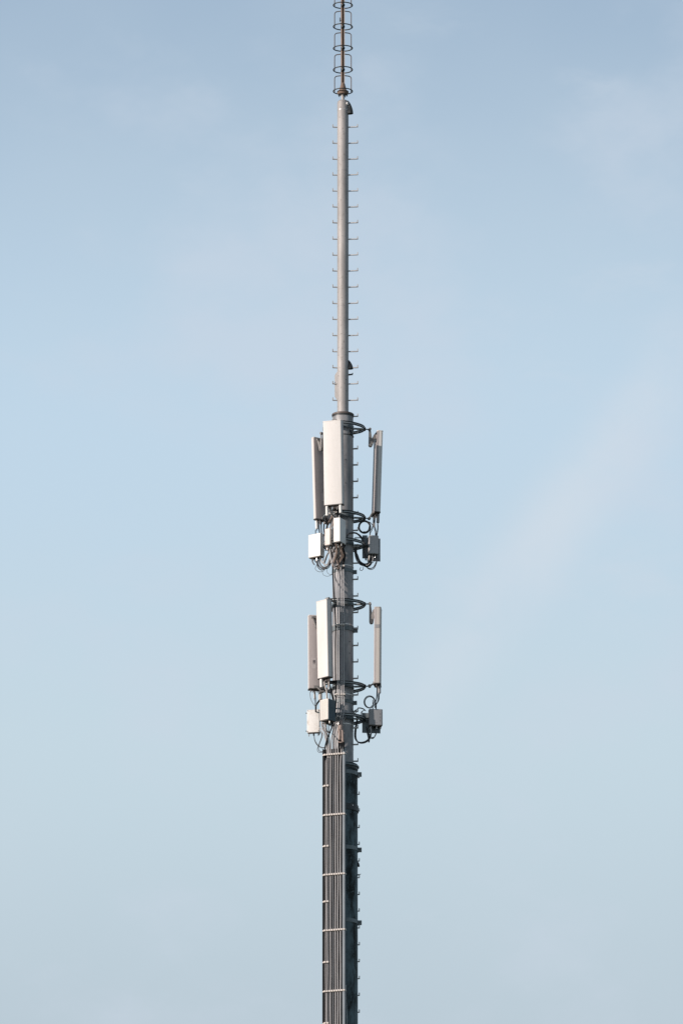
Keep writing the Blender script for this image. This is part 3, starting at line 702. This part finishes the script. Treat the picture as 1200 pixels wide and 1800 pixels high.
# ------------------------------------------------------------------ cable run and ladder
def cn(px): return 23 + (px - 568) * 12 / 39        # how far the run stands in front of the axis
lad = thing('cable_ladder', 'pale metal cable ladder clamped to the front left of the dark lower tube', 'cable ladder', (0, 0, 0))
def strip(q, px0, px1, py0, off, wpx, dpx, bottom=True):
    pass
naz = -17.1
topl = Z(1322)
q = MB(); c0 = P(604.6, 1500, cn(604.6) - 1.6)
q.box((c0.x, c0.y, topl / 2), (4.2 * U, 7.0 * U, topl), az=naz); q.build('rail', 'rail', lad)
c1 = P(567.8, 1500, cn(567.8) - 4.0)
q = MB(); q.box((c1.x, c1.y, topl / 2), (1.4 * U, 4.0 * U, topl), az=naz); q.build('rail', 'black', lad)
c2 = P(587, 1500, cn(587) - 3.2)
q = MB(); q.box((c2.x, c2.y, topl / 2), (37 * U, 1.0 * U, topl - 0.02), az=naz); q.build('backing', 'black', lad)
def clampbar(py, x0, x1):
    z = P(587, py, cn(587) + 2.5).z
    a_ = P(x0, py, cn(x0) + 1.6); b_ = P(x1, py, cn(x1) + 1.6); a_.z = b_.z = z
    q = MB(); n = int((x1 - x0) / 4.1 + 0.5); cc = (a_ + b_) / 2
    q.box(cc, ((b_ - a_).length, 1.6 * U, 2.2 * U), az=naz)
    for k in range(n):
        p = a_ + (b_ - a_) * ((k + 0.5) / n) - Vector((0, 0.9 * U, 0)); q.box(p, (2.9 * U, 2.6 * U, 3.1 * U), az=naz)
    q.box(a_ + Vector((0, 2.5 * U, -0.5 * U)), (1.6 * U, 7 * U, 2.4 * U), az=naz)
    q.box(b_ + Vector((0.3 * U, 2.5 * U, 0)), (1.8 * U, 7 * U, 2.6 * U), az=naz)
    q.build('clamp_bar', 'clamp', lad)
for py in (1325.5, 1431.5, 1536.5, 1634.5, 1741.5): clampbar(py, 568.5, 606.5)
for py in (1380, 1486, 1583.5, 1690, 1797.5): clampbar(py, 568.5, 577.8)

def feeder(label, pts, r_, matn, xb):
    """upper route given, then straight down the ladder at photo column xb to the ground"""
    full = [P(*p) for p in pts]
    p0 = P(xb, 1345, cn(xb)); steps = []
    for k in range(1, 12):
        zz = P(xb, 1345 + 52 * k, cn(xb)).z; steps.append(Vector((p0.x + random.uniform(-0.35, 0.35) * U, p0.y + random.uniform(-.3, .3) * U, zz)))
    low = [Vector((p0.x, p0.y, z)) for z in (30, 15, 0.0)]
    q = MB(); q.tube(smooth(full + [p0] + steps + low, 5), r_ * U, 9)
    return tag(q.build('feeder_cable', matn), label, 'cable', 'feeder cables on the cable ladder')
RS = lambda x: math.sqrt(max(16, 18.3 ** 2 - (x - 602.5) ** 2)) + 2.2
ordn = ['leftmost', 'second', 'third', 'fourth', 'fifth', 'sixth', 'seventh', 'eighth', 'ninth', 'tenth']
feeder('black feeder cable at the left edge of the ladder', [(584.5, 992, 22), (585, 1012, 14), (586.5, 1040, 39), (588, 1060, 40), (590, 1100, 40), (589.5, 1140, 40), (590, 1200, 41), (590.5, 1230, 41), (588.5, 1254, 41), (584, 1276, 38), (576, 1296, 33), (571.5, 1312, 28), (570.2, 1326, 24)], 1.2, 'black', 569.7)
feeder('second feeder cable from the left on the ladder, grey brown and thin', [(562, 1283, -28), (568, 1290, -4), (573, 1304, 14), (573.2, 1318, 18), (573, 1328, 19)], 0.72, 'cable', 572.4)
feeder('third feeder cable from the left on the ladder, coming from the ribbed radio box', [(573, 1268, 42), (574, 1282, 36), (576.5, 1300, 28), (576.6, 1316, 24), (576, 1328, 21)], 0.72, 'cable', 575.1)
feeder('fourth feeder cable from the left on the ladder, thin and brown', [(577, 1269, 40), (578, 1290, 34), (579.5, 1306, 27), (579.5, 1318, 23), (579.2, 1328, 22)], 0.75, 'cable_d', 577.9)
mids = [(593.5, 581.3), (597.2, 585.4), (600.6, 589.6), (604.2, 593.8)]
names4 = ['fifth feeder cable from the left on the ladder, leftmost grey one up the mast front', 'sixth feeder cable from the left, second grey one up the mast front',
          'seventh feeder cable from the left, third grey one up the mast front', 'eighth feeder cable from the left, rightmost grey one up the mast front']
for (xm, xb), lb in zip(mids, names4):
    e = RS(xm)
    feeder(lb, [(xm - 2, 976, e + 5), (xm - 0.8, 992, e + 1), (xm - 0.4, 1012, e + 3), (xm, 1045, 40), (xm + 0.2, 1080, 41), (xm, 1100, 41), (xm - 0.2, 1150, 41), (xm, 1200, 42), (xm, 1221, 42), (xm + 0.6, 1240, 42),
                (xm - 1.5, 1258, 42), (xm - 6.0, 1276, cn(xb) + 8), (xb + 1.2, 1298, cn(xb) + 5), (xb + 0.2, 1318, cn(xb) + 1)], 1.08, 'cable_d' if xb == 585.4 else 'cable', xb)
feeder('rightmost feeder cable on the ladder, beside the metal rail, below the pinkish splice', [(618, 1254, 10), (609, 1258, 22), (602, 1270, 30), (599.5, 1288, 31), (599.6, 1306, 28), (599.6, 1322, 31)], 1.05, 'cable', 598.1)
# splice boots
sp_ = thing('cable_splice', 'pinkish brown taped cable splice in front of the mast above the ladder', 'cable splice', tuple(P(599, 1318, 41)))
q = MB(); q.tube(smooth([P(598.5, 1276, 44), P(598, 1288, 45), P(600, 1301, 44)]), 4.6 * U, 12, r2=3.6 * U); q.tube(smooth([P(600, 1266, 42), P(598.8, 1272, 43.5), P(598.5, 1277, 44)]), 1.2 * U, 12, r2=4.5 * U); q.tube(smooth([P(595.5, 1282, 47), P(597, 1290, 48), P(597, 1300, 46)]), 2.6 * U, 10); q.tube(smooth([P(601.5, 1284, 47), P(602, 1292, 48), P(602.5, 1303, 46)]), 2.4 * U, 10); q.build('taped_bundle', 'splice', sp_, world=True)
for x in (595.8, 599.8, 603.6):
    q = MB(); q.rod(P(x, 1300, 44), P(x, 1316, 42), 1.9 * U, 10, r2=1.6 * U); q.build('boot', 'black', sp_, world=True)
q = MB(); wire(q, [(594, 1304, 46), (599, 1305, 47.5), (604, 1303.5, 46.5)], 1.2); q.build('tie', 'splice', sp_, world=True)
# cable clips on the mast front
def clip(py, x0, x1, label, dep=None):
    t = thing('cable_clip', label, 'cable clip', tuple(P((x0 + x1) / 2, py, RS((x0 + x1) / 2))), group='cable clips across the mast front')
    pts = [P(x0 + (x1 - x0) * k / 8, py, dep or RS(x0 + (x1 - x0) * k / 8) + 1.9) for k in range(9)]
    if dep:
        for x in (x0 + 1, x1 - 1):
            q = MB(); q.box((P(x, py, dep) + P(x, py, 15)) / 2, (2 * U, (dep - 14) * U, 1.6 * U)); q.v = [Vector((v.x, v.y, v.z)) for v in q.v]; q.build('standoff', 'steel_low_light', t, world=True)
    zz = sum(p.z for p in pts) / 9
    for p in pts: p.z = zz
    q = MB(); q.tube(pts, 1.1 * U, 8); q.build('bar', 'clamp', t, world=True)
    for k in range(1, 8, 2):
        q = MB(); q.box(pts[k] - Vector((0, 0.8 * U, 0)), (2.7 * U, 2.4 * U, 3.2 * U)); q.build('saddle', 'clamp', t, world=True)
clip(995, 589, 606, 'pale cable clip on the mast just below the tangle of upper cables')
clip(1098, 588.5, 606, 'pale cable clip across four cables beside the lower white panel antenna', 43)
clip(1220.5, 588, 607, 'pale cable clip on the mast just above the lowest ring', 44)
